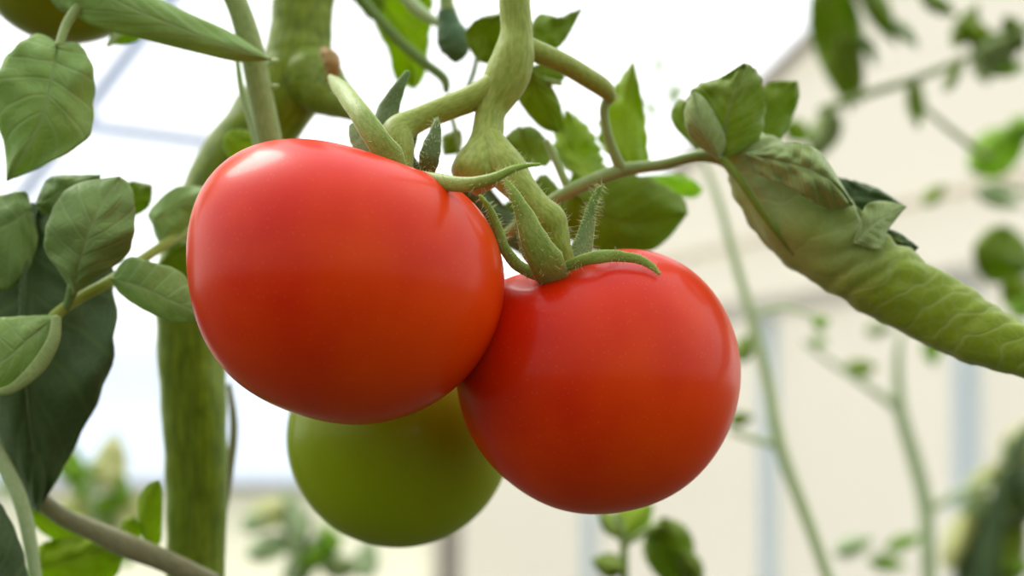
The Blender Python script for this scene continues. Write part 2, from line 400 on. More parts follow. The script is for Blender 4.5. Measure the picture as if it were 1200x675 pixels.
# left: low beige sheet wall, sill rail, sloping white roof
poly('wall_left', [(-400, 800, 3.9), (560, 800, 3.9), (560, 568, 3.9), (-400, 568, 3.9)], M['cream_film_low'])
box_between('trim_9', P(-400, 569, 3.86), P(560, 572, 3.86), .022, .05, M['frame_dark'])
poly('ceiling', [(-700, 568, 4.0), (1300, 568, 4.0), (1300, -900, 2.6), (-700, -900, 2.6)], M['white_film'])
poly('window_1', [(-500, 566, 3.95), (545, 566, 3.95), (545, 395, 3.8), (-500, 345, 3.8)], M['blue_film'])
box_between('trim_10', P(-200, 108, 3.4), P(420, 190, 3.4), .036, .04, M['bar'])
box_between('trim_11', P(260, -80, 3.2), P(10, 250, 3.4), .034, .04, M['bar'])
bmv = [Vector((-9, -9, 0)), Vector((9, -9, 0)), Vector((9, 9, 0)), Vector((-9, 9, 0))]
o = mesh('floor', bmv, [(0, 1, 2, 3)], M['soil'], smooth=False); o['kind'] = 'structure'

# ------------------------------------------------------------------ the fruit
out_l = [(223, 290), (228, 245), (243, 214), (268, 188), (300, 170), (345, 163), (380, 166), (420, 174), (460, 186), (500, 199), (532, 218), (558, 240), (577, 268), (588, 300), (591, 335), (586, 375), (571, 410), (549, 440), (521, 464), (490, 482), (455, 493), (425, 497), (390, 494), (350, 484), (310, 467), (275, 442), (248, 408), (231, 365), (224, 328)]
out_r = [(536, 455), (534, 420), (540, 385), (556, 352), (585, 330), (615, 319), (650, 310), (685, 301), (720, 294), (750, 293), (778, 299), (806, 314), (832, 338), (853, 372), (865, 415), (865, 460), (853, 500), (831, 540), (799, 570), (760, 590), (715, 600), (680, 600), (645, 592), (608, 573), (573, 540), (549, 505)]
out_g = [(468 + 131 * math.cos(k * math.pi / 12), 511 - 129 * math.sin(k * math.pi / 12)) for k in range(24)]
out_o = [(78 + 106 * math.cos(k * math.pi / 12), -52 - 103 * math.sin(k * math.pi / 12)) for k in range(24)]
FL = Fruit(out_l, .358, .0365, (.42, .88, -.28), .0035, .002)
FR = Fruit(out_r, .3755, .0345, (-.28, .90, .30), .0014, .006, .26)
FG = Fruit(out_g, .426, .0330, (.30, .90, .1), .003, .006)
FO = Fruit(out_o, .440, .0270, (.1, .9, -.2), .003, .006)

def sepal(parent, pts, mat, flat=.45, label=None, seg=14):
    return tube('sepal', pts, mat, parent, flat=flat, seg=seg, label=label, rings=40, lump=.12, seed=len(pts) + pts[0][0])

# left red tomato
tl = thing('red_tomato', 'larger ripe red tomato hanging in front at left, broad with squarish shoulders', 'tomato', P(406, 497, .358), 'ripe red tomatoes in the front')
FL.build('fruit_body', M['red'], tl)
d0 = .362
s1 = [(470, 204, d0 - .006, 9), (456, 184, .355, 17), (440, 160, .355, 14.5), (421, 132, .360, 12.5), (405, 110, .372, 11), (394, 98, .385, 8), (386, 89, .40, 3)]
s2 = [(478, 205, d0, 8), (510, 212, .349, 9.5), (545, 216, .341, 9), (575, 210, .335, 6.5), (605, 197, .333, 4), (633, 192, .333, 1.5)]
s3 = [(452, 190, .374, 14), (448, 160, .378, 15), (455, 130, .382, 13), (466, 105, .384, 8), (478, 84, .386, 3)]
s4 = [(500, 205, .368, 8), (503, 186, .367, 12), (507, 168, .368, 10), (511, 150, .370, 6), (512, 138, .372, 2)]
s5 = [(440, 190, .373, 12), (428, 172, .375, 14), (418, 158, .377, 10), (412, 146, .379, 4)]
s6 = [(490, 205, .372, 10), (476, 186, .374, 10), (482, 165, .376, 6), (490, 152, .377, 2)]
sepal(tl, s1, M['sepal'], .5, 'broad green sepal lying up and left from the crown')
sepal(tl, s2, M['sepal'], .6, 'slender sepal curving right with an upturned tip')
sepal(tl, s3, M['sepal_deep'], .35, 'dark folded sepal standing behind')
sepal(tl, s4, M['sepal_deep'], .35); sepal(tl, s5, M['sepal_dark'], .4); sepal(tl, s6, M['sepal_deep'], .35)
ped_l = [(590, 92, .382, 17), (560, 112, .381, 16), (520, 128, .379, 15), (488, 141, .377, 15), (466, 155, .374, 19), (466, 176, .371, 20), (472, 202, .368, 12)]
tube('fruit_stalk', ped_l, M['stem'], tl, label='pale green stalk bending down at a knuckle', rings=60)
hairs(tl, [(s2, 90, 6), (s4, 110, 8), (s6, 90, 8), (s1, 60, 5), (ped_l[3:], 60, 6)], 3)

# right red tomato
tr_ = thing('red_tomato', 'smaller round ripe red tomato at right with green calyx on top', 'tomato', P(700, 600, .374), 'ripe red tomatoes in the front')
FR.build('fruit_body', M['red'], tr_)
dc = FR.front(660, 318) - .001; dc = min(dc, .368)
r1 = [(650, 326, dc - .001, 20), (640, 308, .3545, 21), (628, 284, .352, 17), (616, 256, .352, 12), (606, 234, .352, 7.5), (597, 218, .353, 4.5), (590, 208, .354, 1)]
r2 = [(664, 312, dc - .002, 6), (690, 303, FR.front(690, 312, .006), 7.5), (718, 300, FR.front(718, 306, .0045), 7.2), (745, 303, FR.front(745, 308, .0035), 5.6), (762, 311, FR.front(762, 314, .0028), 4.2), (773, 321, FR.front(772, 322, .0022), 2)]
r3 = [(672, 316, .365, 12), (680, 296, .366, 12.5), (687, 272, .367, 9.5), (692, 248, .367, 6.5), (699, 228, .366, 4), (707, 216, .365, 1.5)]
r4 = [(648, 322, dc - .001, 6), (628, 321, .358, 7), (606, 310, .358, 7), (592, 292, .357, 6.5), (583, 268, .357, 6), (573, 244, .356, 4.5), (562, 229, .355, 2)]
r5 = [(640, 320, .366, 6), (620, 300, .367, 7), (610, 272, .368, 5), (605, 255, .368, 2)]
sepal(tr_, r1, M['sepal'], .45, 'broad speckled sepal standing up on the crown')
sepal(tr_, r2, M['sepal'], .45, 'sepal lying over the shoulder with a hooked tip')
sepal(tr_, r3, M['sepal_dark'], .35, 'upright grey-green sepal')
sepal(tr_, r4, M['sepal'], .6, 'thin sepal curling up to the left')
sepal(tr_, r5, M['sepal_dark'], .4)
ped_r = [(573, 160, .377, 15), (582, 180, .374, 21), (594, 200, .371, 24), (611, 222, .368, 19), (630, 243, .366, 17), (645, 257, .3645, 18.5), (652, 272, .364, 15), (658, 292, .3635, 12), (664, 316, .366, 13)]
tube('fruit_stalk', ped_r, M['stem'], tr_, label='hairy pale stalk with a knuckle halfway', rings=60)
hairs(tr_, [(r1, 170, 6), (r2, 100, 5), (r3, 190, 9), (r4, 130, 8), (ped_r[1:], 260, 9), (r5, 60, 7)], 5)

# unripe fruit
tg = thing('green_tomato', 'unripe green tomato hanging behind and below the two red ones', 'tomato', P(468, 641, .426))
FG.build('fruit_body', M['green'], tg)
tube('fruit_stalk', [(520, 330, .405, 10), (512, 360, .41, 10), (505, 405, .42, 12)], M['stem'], tg)
for q in ((470, 380), (548, 372), (500, 360)):
    sepal(tg, [(508, 392, .418, 8), ((508 + q[0]) / 2, (388 + q[1]) / 2, .415, 9), (q[0], q[1], .418, 2)], M['sepal'])
to = thing('green_tomato', 'olive green unripe tomato cut by the top left corner behind leaves', 'tomato', P(78, 50, .44))
FO.build('fruit_body', M['olive'], to)
tube('fruit_stalk', [(110, -200, .43, 10), (95, -170, .435, 10), (88, -140, .44, 13)], M['stem'], to)

# ------------------------------------------------------------------ the plant that carries them
pl = thing('tomato_plant', 'thick-stemmed tomato plant carrying the red tomatoes, forking above them', 'plant', P(230, 760, .45))
ms = [(374, -180, .46, 36), (362, -60, .46, 36), (356, 0, .46, 36), (352, 45, .458, 37), (345, 90, .456, 43), (312, 142, .455, 42), (268, 200, .455, 40), (236, 265, .455, 38), (222, 330, .455, 38), (222, 400, .455, 39), (226, 470, .455, 38), (230, 550, .455, 36), (230, 640, .455, 34), (230, 760, .455, 33)]
tube('main_stem', ms, M['stem_main'], pl, seg=36, rings=150, lump=.05, ridge=.02)
tube('side_branch', [(345, 70, .456, 26), (365, 92, .450, 36), (384, 108, .444, 29), (402, 120, .438, 20), (424, 134, .43, 10)], M['stem_main'], pl, seg=24, rings=50, lump=.05, label='short stub branching right from the swollen node')
tube('node_scar', [(378, 58, .438, 5), (388, 70, .436, 10), (390, 86, .436, 8), (384, 98, .438, 3)], stem_mat('brown_scar', (150, 120, 70), (170, 140, 80), .2), pl, lump=.2)
for yy in (72, 102):
    tube('root_nub', [(312, yy + 3, .42, 3), (320, yy, .416, 3.5), (326, yy - 2, .414, 1.5)], M['stem_pale'], pl, seg=8)
tube('dry_shoot', [(268, 450, .47, 3), (274, 500, .47, 5), (268, 560, .468, 5), (262, 610, .465, 3)], M['stem_brown'], pl, label='thin brown shoot beside the thick stem')
truss = [(606, -170, .386, 19), (603, -60, .386, 18), (603, 0, .386, 18.5), (605, 36, .385, 19), (602, 66, .384, 25), (591, 96, .383, 26), (576, 128, .381, 18.5), (572, 152, .379, 18.5), (569, 172, .377, 22), (564, 190, .375, 29), (561, 204, .374, 33), (560, 214, .374, 27)]
tube('truss_stalk', truss, M['stem'], pl, seg=28, rings=80, lump=.04, label='fruit-bearing stalk coming down from the top')
tube('truss_branch', [(604, 50, .385, 14), (628, 60, .387, 13), (660, 74, .392, 12), (690, 92, .398, 12), (708, 104, .402, 11), (716, 116, .405, 7)], M['stem'], pl, seg=20, rings=50, label='side branch running right')
hairs(pl, [(truss, 120, 5)], 9)

# leaf with the rachis behind the right tomato
lf = thing('tomato_leaf', 'large leaf on a long stalk behind the fruit crowns, end rolled up to the right', 'leaf', P(640, 240, .40))
tube('leaf_stalk', [(560, 300, .41, 6), (610, 262, .408, 7), (640, 240, .405, 7.5), (680, 218, .405, 8), (728, 200, .408, 8), (775, 193, .41, 6.5), (820, 183, .41, 7), (850, 186, .41, 9)], M['stem_grey'], lf, seg=16, rings=70)
tube('leaflet_stalk', [(718, 110, .405, 7), (708, 128, .405, 5.5), (713, 160, .406, 5.5), (722, 185, .407, 6.5), (730, 201, .408, 8)], M['stem_grey'], lf, rings=40)
tube('leaflet_stalk', [(640, 165, .410, 4), (652, 190, .408, 4.5), (662, 212, .406, 5), (668, 224, .405, 5)], M['stem_grey'], lf, rings=30)
# rolled blade
def rolled(parent, mat, pts, D, front, back, nu=150, nv=44, seed=2):
    """rolled sheet; front / back = [(u, angle)] margin angles: 0 up, 90 towards the viewer, 180 down, 270 behind"""
    vs_, fs, uv = [], [], []
    cl = [catmull([(a, b, r) for a, b, r in pts], i / nu) for i in range(nu + 1)]
    Dl = [(d,) for d in D]; dd = [catmull(Dl, i / nu)[0] for i in range(nu + 1)]
    W = [P(c[0], c[1], d) for c, d in zip(cl, dd)]; F = frame_along(W)
    for i in range(nu + 1):
        u = i / nu; t, s, b = F[i]; s = s if s.dot(UP) > 0 else -s
        a0 = interp(front, u) + 5 * noise.noise(Vector((u * 26, 1, 2))); a1 = interp(back, u) + 8 * noise.noise(Vector((u * 22, 5, 2)))
        for j in range(nv + 1):
            v = j / nv; a = R(lerp(a0, a1, v)); r = cl[i][2] * dd[i] / FPX
            q = abs(v * 2 - 1); ph = (u * 15 - q ** .85 * 2.2) + 1.3 * noise.noise(Vector((u * 7, v * 3, 9))); q = min(1, q * 1.6)
            rr = r * (.95 + (.14 if u < .4 else .14 - .08 * min(1, (u - .4) * 5)) * q * abs(math.sin(ph * math.pi)) + .07 * noise.noise(Vector((u * 9, v * 4, seed))) + .06 * noise.noise(Vector((u * 26, v * 9, seed))) + .03 * noise.noise(Vector((u * 60, v * 22, seed))))
            vs_.append(W[i] + s * math.cos(a) * rr - b * math.sin(a) * rr * .85 ); uv.append((u, v))
    for i in range(nu):
        for j in range(nv): fs.append((i * (nv + 1) + j, i * (nv + 1) + j + 1, (i + 1) * (nv + 1) + j + 1, (i + 1) * (nv + 1) + j))
    o = mesh('rolled_leaflet', vs_, fs, mat, parent, uv, label='long leaflet rolled up lengthwise, pale underside out')
    md = o.modifiers.new('thickness', 'SOLIDIFY'); md.thickness = .0005; md.offset = 0
    return o
roll = rolled(lf, M['leaf_roll'],
    [(838, 170, 16), (872, 182, 30), (902, 212, 47), (935, 250, 54), (975, 286, 51), (1020, 318, 47), (1065, 346, 44), (1110, 371, 42), (1155, 394, 37), (1200, 413, 30), (1250, 428, 27), (1330, 452, 16)],
    [.41, .41, .408, .404, .402, .40, .398, .395, .39, .386, .382, .378],
    [(0, 20), (.15, -5), (.3, 10), (.36, 42), (.45, 38), (.5, 10), (.56, 22), (.66, 5), (1, -10)],
    [(0, 280), (.2, 300), (.3, 345), (.45, 350), (.55, 340), (.7, 330), (1, 320)])
tube('midrib', [(838, 178, .404, 5), (864, 206, .396, 5), (897, 255, .394, 4), (930, 298, .398, 2)], M['leaf_curl'], roll, seg=10, rings=60)
leaf(lf, M['leaf_dark'], [(978, 208), (1000, 212), (1030, 222)], [(968, 212), (1000, 228), (1035, 234), (1062, 243)], [(975, 235), (1005, 246), (1035, 252)], [.412, .41, .408, .404], .002, .002, .1, 3, name='leaf_margin', label='dark upper face showing where the roll opens')
leaf(lf, M['leaf_under'], [(1008, 262), (1015, 240), (1035, 236)], [(1000, 285), (1025, 262), (1062, 242)], [(1030, 292), (1040, 270)], [.388, .39, .398], .001, .001, 0, 4, name='leaf_margin', label='pale pointed margin turned back')
leaf(lf, M['leaf_dark'], [(1035, 268), (1055, 274)], [(1022, 278), (1050, 286), (1076, 290)], [(1040, 300), (1060, 304)], [.404, .402, .40], .001, .001, 0, 5, name='leaf_margin')
leaf(lf, M['leaf_under'], [(905, 172), (930, 168), (962, 180)], [(874, 180), (920, 190), (968, 208), (1000, 240)], [(892, 205), (930, 222), (970, 244)], [.396, .386, .382, .386], .006, .004, .04, 6, nveins=6, vein=.0018, name='leaf_margin', label='pale ribbed fold of the underside')
# upper lobes
leaf(lf, M['leaf_curl'], [(822, 150), (806, 118), (818, 100), (842, 92)], [(846, 186), (850, 150), (858, 115), (872, 74)], [(885, 170), (896, 135), (894, 100), (884, 80)], [.402, .398, .396, .398], .004, .003, .06, 7, midmat=M['leaf_under'], midr=2.2, vein=.0008, label='upright lobe with a ragged top')
leaf(lf, M['leaf_under'], [(812, 165), (802, 135), (808, 115)], [(842, 186), (822, 150), (812, 108)], [(850, 165), (838, 135), (822, 112)], [.398, .393, .395], .003, .001, .02, 8)
leaf(lf, M['leaf_back'], [(880, 150), (888, 120), (900, 98)], [(886, 176), (905, 140), (934, 95)], [(900, 182), (922, 150), (936, 115)], [.42, .422, .424], .003, .002, .05, 9)
leaf(lf, M['leaf_back'], [(792, 150), (786, 132), (796, 118)], [(818, 176), (804, 150), (802, 118)], [(824, 160), (820, 138), (812, 120)], [.42, .424, .426], .003, .001, .02, 10)
# leaflets below / above the rachis
leaf(lf, M['leaf_back'], [(700, 210), (740, 205), (775, 215), (800, 232)], [(668, 222), (700, 250), (745, 262), (806, 250)], [(655, 262), (675, 285), (720, 296), (770, 290)], [.418, .424, .432, .44], .004, .003, .04, 11, midmat=M['leaf_back'], label='broad dark leaflet hanging below the stalk')
leaf(lf, M['leaf_bright'], [(655, 190), (650, 160), (662, 132)], [(690, 215), (680, 190), (672, 165), (664, 128)], [(705, 205), (705, 180), (690, 150)], [.43, .44, .445, .45], .005, .004, .18, 12)
leaf(lf, M['leaf_bright'], [(704, 170), (706, 130), (722, 100)], [(735, 196), (738, 160), (740, 120), (742, 72)], [(758, 196), (757, 150), (750, 105)], [.43, .435, .44, .44], .004, .003, .15, 13)
leaf(lf, M['leaf_lime'], [(770, 205), (800, 205), (822, 220)], [(752, 206), (785, 215), (820, 228)], [(765, 222), (790, 228), (810, 232)], [.47, .48, .49], .003, .003, .1, 14)
leaf(lf, M['leaf_back'], [(596, 185), (592, 162), (608, 148)], [(640, 195), (620, 180), (610, 150)], [(648, 180), (636, 158), (622, 148)], [.425, .43, .43], .003, .001, .03, 15)
leaf(lf, M['leaf_back'], [(622, 240), (625, 215), (640, 205)], [(605, 225), (635, 238), (665, 235)], [(610, 262), (640, 275), (660, 255)], [.425, .43, .43], .003, .002, .05, 16)
leaf(lf, M['leaf_back'], [(612, 300), (600, 270), (590, 245)], [(672, 310), (640, 290), (596, 235)], [(668, 285), (640, 262), (612, 240)], [.43, .43, .432], .003, .002, .05, 17)
leaf(lf, M['leaf_bright'], [(665, 215), (675, 190), (700, 188)], [(640, 232), (690, 222), (722, 205)], [(660, 252), (700, 240)], [.44, .445, .45], .003, .002, .05, 18)

# leaf at the top behind the truss
l2 = thing('tomato_leaf', 'small deep green leaf behind the top of the truss stalk', 'leaf', P(603, 60, .42))
tube('leaf_stalk', [(590, 60, .425, 4), (612, 78, .425, 5), (635, 92, .425, 4), (658, 98, .424, 3)], M['stem_grey'], l2)
leaf(l2, M['leaf_back'], [(630, 18), (655, 20), (670, 14)], [(618, 48), (645, 38), (682, 10)], [(640, 62), (660, 50), (672, 30)], [.42, .425, .43], .003, .002, .04, 21)
leaf(l2, M['leaf_back'], [(610, 100), (608, 118), (632, 148)], [(622, 80), (630, 112), (654, 156)], [(640, 92), (655, 118), (660, 145)], [.42, .425, .43], .003, .001, .02, 22)
leaf(l2, M['leaf_back'], [(560, 22), (545, 40), (552, 60)], [(592, 15), (572, 38), (562, 72)], [(596, 40), (590, 60), (575, 74)], [.42, .43, .43], .003, .002, .04, 23)
leaf(l2, M['leaf_back'], [(640, 72), (655, 68)], [(618, 80), (642, 82), (662, 92)], [(625, 95), (645, 100)], [.42, .425, .43], .003, .001, .0, 24)
# bud
bd = thing('flower_bud', 'blue-green hanging bud left of the truss stalk at the top', 'bud', P(532, 70, .45))
tube('bud_stalk', [(522, -30, .45, 8), (523, 0, .45, 8), (525, 16, .45, 11)], M['stem_grey'], bd)
tube('bud_body', [(524, 12, .45, 11), (526, 28, .45, 14), (531, 45, .45, 20), (534, 60, .45, 17), (534, 70, .45, 8)], leaf_mat('blue_green_bud', (84, 118, 78), (110, 140, 95), .1), bd, lump=.08)
# bright leaf top
l3 = thing('tomato_leaf', 'backlit lime green leaf at the top edge with a dark stalk crossing it', 'leaf', P(440, 10, .47))
leaf(l3, M['leaf_bright'], [(440, 30), (455, 60), (462, 90), (480, 103)], [(425, -30), (455, 15), (478, 60), (486, 105)], [(500, -20), (505, 20), (502, 60), (497, 90)], [.48, .482, .484, .486], .004, .003, .06, 31, midmat=M['leaf_lime'])
leaf(l3, M['leaf_back'], [(395, -20), (418, 5), (432, 22)], [(400, -40), (425, -10), (442, 22)], [(440, -30), (450, -5), (446, 18)], [.475, .475, .475], .003, .002, .05, 32)
tube('leaf_stalk', [(405, -25, .462, 5), (440, 18, .462, 6), (470, 50, .462, 6), (498, 74, .462, 6), (520, 92, .462, 6), (523, 108, .462, 4)], M['leaf_mid'], l3, rings=50)
tube('leaf_stalk', [(470, -10, .463, 7), (490, 12, .463, 8), (515, 28, .463, 5)], M['stem_pale'], l3)
tube('leaf_stalk', [(560, 60, .463, 3), (555, 85, .463, 3.5), (545, 110, .463, 3)], M['leaf_mid'], l3)
tube('leaf_stalk', [(540, 190, .45, 3), (536, 165, .45, 3.5), (530, 140, .45, 3), (520, 118, .45, 2)], M['stem_grey'], l3)
leaf(l3, M['leaf_back'], [(518, 170), (520, 158)], [(520, 182), (530, 168), (540, 152)], [(535, 180), (542, 168)], [.45, .45, .45], .002, .001, 0, 33)
# dark leaf piece between the two red tomatoes' tops
l5 = thing('tomato_leaf', 'dark leaf seen through the gap between the two red tomatoes', 'leaf', P(560, 240, .41))
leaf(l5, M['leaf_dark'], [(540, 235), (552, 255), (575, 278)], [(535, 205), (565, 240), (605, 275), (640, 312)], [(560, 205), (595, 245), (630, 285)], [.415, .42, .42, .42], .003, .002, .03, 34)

# ------------------------------------------------------------------ second shoot at the left
sh = thing('leafy_shoot', 'upright green side shoot in front of the thick stem, long leaf at its top', 'shoot', P(318, 175, .42))
tube('shoot_stem', [(255, -40, .415, 12), (278, 5, .415, 13), (294, 55, .415, 14.5), (303, 100, .415, 14.5), (312, 145, .415, 15), (322, 200, .415, 15)], M['stem_grey'], sh, seg=24, rings=60)
tube('thin_stalk', [(278, 70, .42, 3), (284, 110, .42, 4), (295, 145, .42, 4.5), (305, 185, .42, 5)], M['stem_pale'], sh)
leaf(sh, M['leaf_grey'], [(270, 38), (220, 15), (165, -12), (110, -45)], [(318, 70), (260, 52), (200, 28), (140, 2), (60, -45)], [(280, 72), (225, 60), (165, 45), (110, 30), (85, 10)], [.40, .398, .396, .395, .395], .004, .001, .0, 41, midmat=M['leaf_grey'], label='long narrow leaflet reaching to the top left')
leaf(sh, M['leaf_bright'], [(262, 172), (264, 158), (275, 152)], [(272, 190), (278, 168), (284, 152)], [(300, 185), (300, 165), (294, 155)], [.425, .425, .427], .002, .001, 0, 42)
leaf(sh, M['leaf_lime'], [(150, 20), (135, 34)], [(180, 20), (155, 35), (125, 52)], [(182, 34), (160, 48), (140, 52)], [.43, .43, .43], .002, .001, 0, 43)
tube('thin_stalk', [(158, 22, .425, 3), (142, 36, .425, 3.5), (126, 54, .425, 2.5)], M['stem_pale'], sh)

# ovate leaf top left
la = thing('tomato_leaf', 'single broad oval leaf hanging point-down in the upper left corner', 'leaf', P(70, 50, .39))
leaf(la, M['leaf_grey'], [(45, 40), (18, 55), (-2, 85), (-5, 130), (6, 175)], [(68, 52), (60, 95), (48, 140), (8, 212)], [(92, 52), (108, 78), (110, 120), (104, 160), (60, 190)], [.392, .388, .388, .394], .004, .003, .035, 51, midmat=M['leaf_grey'], nveins=6, vein=.0008, midr=2.2)
tube('leaf_stalk', [(110, -10, .40, 6), (92, 8, .398, 6), (78, 28, .395, 5.5), (69, 54, .391, 5)], M['stem_grey'], la)
leaf(la, M['leaf_grey'], [(40, -20), (60, 0), (72, 12)], [(30, -40), (60, -15), (84, 14)], [(60, -45), (85, -20), (95, 2)], [.41, .41, .41], .003, .001, 0, 52)

# cluster left middle
lb = thing('tomato_leaf', 'compound leaf at the left edge, rounded front leaflets on a pale stalk', 'leaf', P(65, 370, .40))
tube('leaf_stalk', [(40, 400, .39, 5), (62, 372, .392, 6.5), (92, 350, .396, 6.5), (128, 330, .40, 6.5), (165, 305, .41, 6), (200, 282, .42, 6), (222, 270, .43, 5)], M['stem'], lb, rings=60)
leaf(lb, M['leaf_mid'], [(70, 318), (52, 290), (60, 250), (85, 218)], [(86, 345), (95, 300), (112, 255), (140, 207)], [(112, 325), (148, 300), (158, 262), (155, 222)], [.388, .383, .382, .388], .004, .002, .03, 53, midmat=M['leaf_mid'], nveins=7, vein=.0007, midr=2, label='rounded leaflet standing in front')
tube('leaflet_stalk', [(86, 335, .389, 7), (82, 350, .392, 6), (76, 364, .394, 5)], M['leaf_mid'], lb, seg=12)
leaf(lb, M['leaf_grey'], [(150, 302), (180, 308), (215, 322)], [(130, 326), (165, 336), (200, 352), (245, 372)], [(142, 345), (175, 366), (210, 378)], [.395, .39, .388, .386], .003, .001, .02, 54, midmat=M['leaf_grey'], midr=1.6, label='smooth leaflet pointing right towards the tomato')
leaf(lb, M['leaf_grey'], [(175, 248), (205, 220), (240, 220)], [(178, 262), (210, 240), (250, 222)], [(190, 285), (225, 262), (250, 240)], [.42, .42, .42], .003, .002, .03, 55)
leaf(lb, M['leaf_back'], [(150, 215), (165, 214)], [(146, 250), (160, 232), (178, 217)], [(160, 252), (176, 240)], [.43, .43, .43], .002, .001, 0, 56)
leaf(lb, M['leaf_back'], [(190, 300), (200, 280)], [(180, 318), (205, 300), (232, 285)], [(200, 330), (230, 312)], [.43, .43, .43], .002, .001, 0, 57)
leaf(lb, M['leaf_grey'], [(45, 370), (10, 372), (-40, 380)], [(66, 370), (30, 400), (0, 425), (-50, 440)], [(64, 398), (42, 440), (0, 462), (-30, 468)], [.386, .382, .38, .38], .003, .001, .02, 58, midmat=M['leaf_grey'], label='folded leaflet curling down at the left edge', nveins=4)
tube('leaf_edge', [(66, 372, .384, 6), (62, 400, .381, 8), (44, 430, .38, 9), (15, 455, .379, 6), (-10, 460, .379, 4)], M['leaf_under'], lb, flat=.4, label='paler rolled margin')
# big dark leaf
ld = thing('tomato_leaf', 'big dark drooping leaf at the left edge ending in a point below', 'leaf', P(45, 240, .42))
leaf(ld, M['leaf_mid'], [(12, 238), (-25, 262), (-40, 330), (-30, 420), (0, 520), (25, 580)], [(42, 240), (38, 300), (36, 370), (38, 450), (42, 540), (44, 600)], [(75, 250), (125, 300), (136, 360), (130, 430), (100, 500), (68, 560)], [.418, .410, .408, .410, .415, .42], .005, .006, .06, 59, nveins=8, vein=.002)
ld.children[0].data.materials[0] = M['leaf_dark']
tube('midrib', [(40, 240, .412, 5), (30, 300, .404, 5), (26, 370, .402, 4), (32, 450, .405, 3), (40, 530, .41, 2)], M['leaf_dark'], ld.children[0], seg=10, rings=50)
leaf(ld, M['leaf_mid'], [(48, 225), (60, 208), (90, 205)], [(42, 240), (75, 222), (118, 205)], [(55, 252), (90, 245), (110, 225)], [.405, .402, .402], .003, .002, .02, 60)
leaf(ld, M['leaf_mid'], [(30, 225), (5, 228), (-30, 240)], [(36, 245), (10, 262), (-40, 280)], [(44, 280), (30, 320), (0, 340)], [.402, .40, .40], .003, .002, .02, 61)

# bottom left
lg = thing('tomato_leaf', 'bright green leaf with a brown-grey stalk rising from the bottom edge at left', 'leaf', P(240, 690, .43))
tube('leaf_stalk', [(10, 520, .43, 9), (30, 568, .43, 10), (70, 603, .432, 11), (110, 622, .433, 12), (150, 640, .433, 14), (195, 658, .433, 13), (250, 685, .433, 13)], M['stem_brown'], lg, rings=60)
leaf(lg, M['leaf_bright'], [(70, 590), (95, 602)], [(35, 590), (75, 612), (130, 632)], [(40, 615), (70, 636), (100, 640)], [.45, .45, .45], .003, .002, .02, 62)
leaf(lg, M['leaf_bright'], [(45, 640), (80, 630), (115, 632)], [(30, 670), (85, 655), (142, 640)], [(50, 705), (100, 700), (138, 672)], [.445, .445, .44], .004, .003, .03, 63, midmat=M['leaf_lime'])
leaf(lg, M['leaf_bright'], [(166, 625), (162, 590), (172, 568)], [(178, 640), (174, 605), (186, 562)], [(188, 635), (190, 605), (190, 575)], [.44, .44, .44], .002, .001, 0, 64)
leaf(lg, M['leaf_bright'], [(142, 622), (146, 610)], [(150, 632), (152, 618), (156, 606)], [(164, 630), (164, 615)], [.44, .44, .44], .002, .001, 0, 65)
lk = thing('tomato_leaf', 'very dark leaf corner cut off by the bottom left of the view', 'leaf', P(-40, 600, .40))
leaf(lk, M['leaf_dark'], [(-30, 720), (-60, 660), (-50, 600)], [(-10, 740), (-15, 680), (-20, 630), (-30, 575)], [(30, 720), (30, 660), (10, 605), (-10, 580)], [.40, .40, .40, .40], .004, .002, .03, 66, midmat=M['leaf_dark'])
tube('leaf_stalk', [(-20, 500, .41, 8), (5, 545, .41, 9), (25, 590, .41, 9), (36, 640, .41, 8), (45, 700, .41, 7)], M['stem_pale'], lk)

# ------------------------------------------------------------------ out of focus plants behind
def simple_leaf(root, mat, cx, cy, L, Wd, ang, d, seed, serr=.1, dz=.02):
    """a whole leaflet by centre, length, width (px) and direction in degrees"""
    a = R(ang); ux, uy = math.cos(a), -math.sin(a); nx, ny = -uy, ux
    def q(u, v): return (cx + ux * L * (u - .5) + nx * Wd * v, cy + uy * L * (u - .5) + ny * Wd * v)
    Lf = [q(0, 0), q(.15, -.35), q(.4, -.5), q(.7, -.36), q(1, 0)]; Rf = [q(0, 0), q(.15, .35), q(.4, .5), q(.7, .36), q(1, 0)]
    return leaf(root, mat, Lf, [q(0, 0), q(.35, .03), q(.7, -.02), q(1, 0)], Rf, [d, d + dz * .5, d + dz], d * .015, d * .01, serr, seed, nu=20, nv=5, thick=.0006)

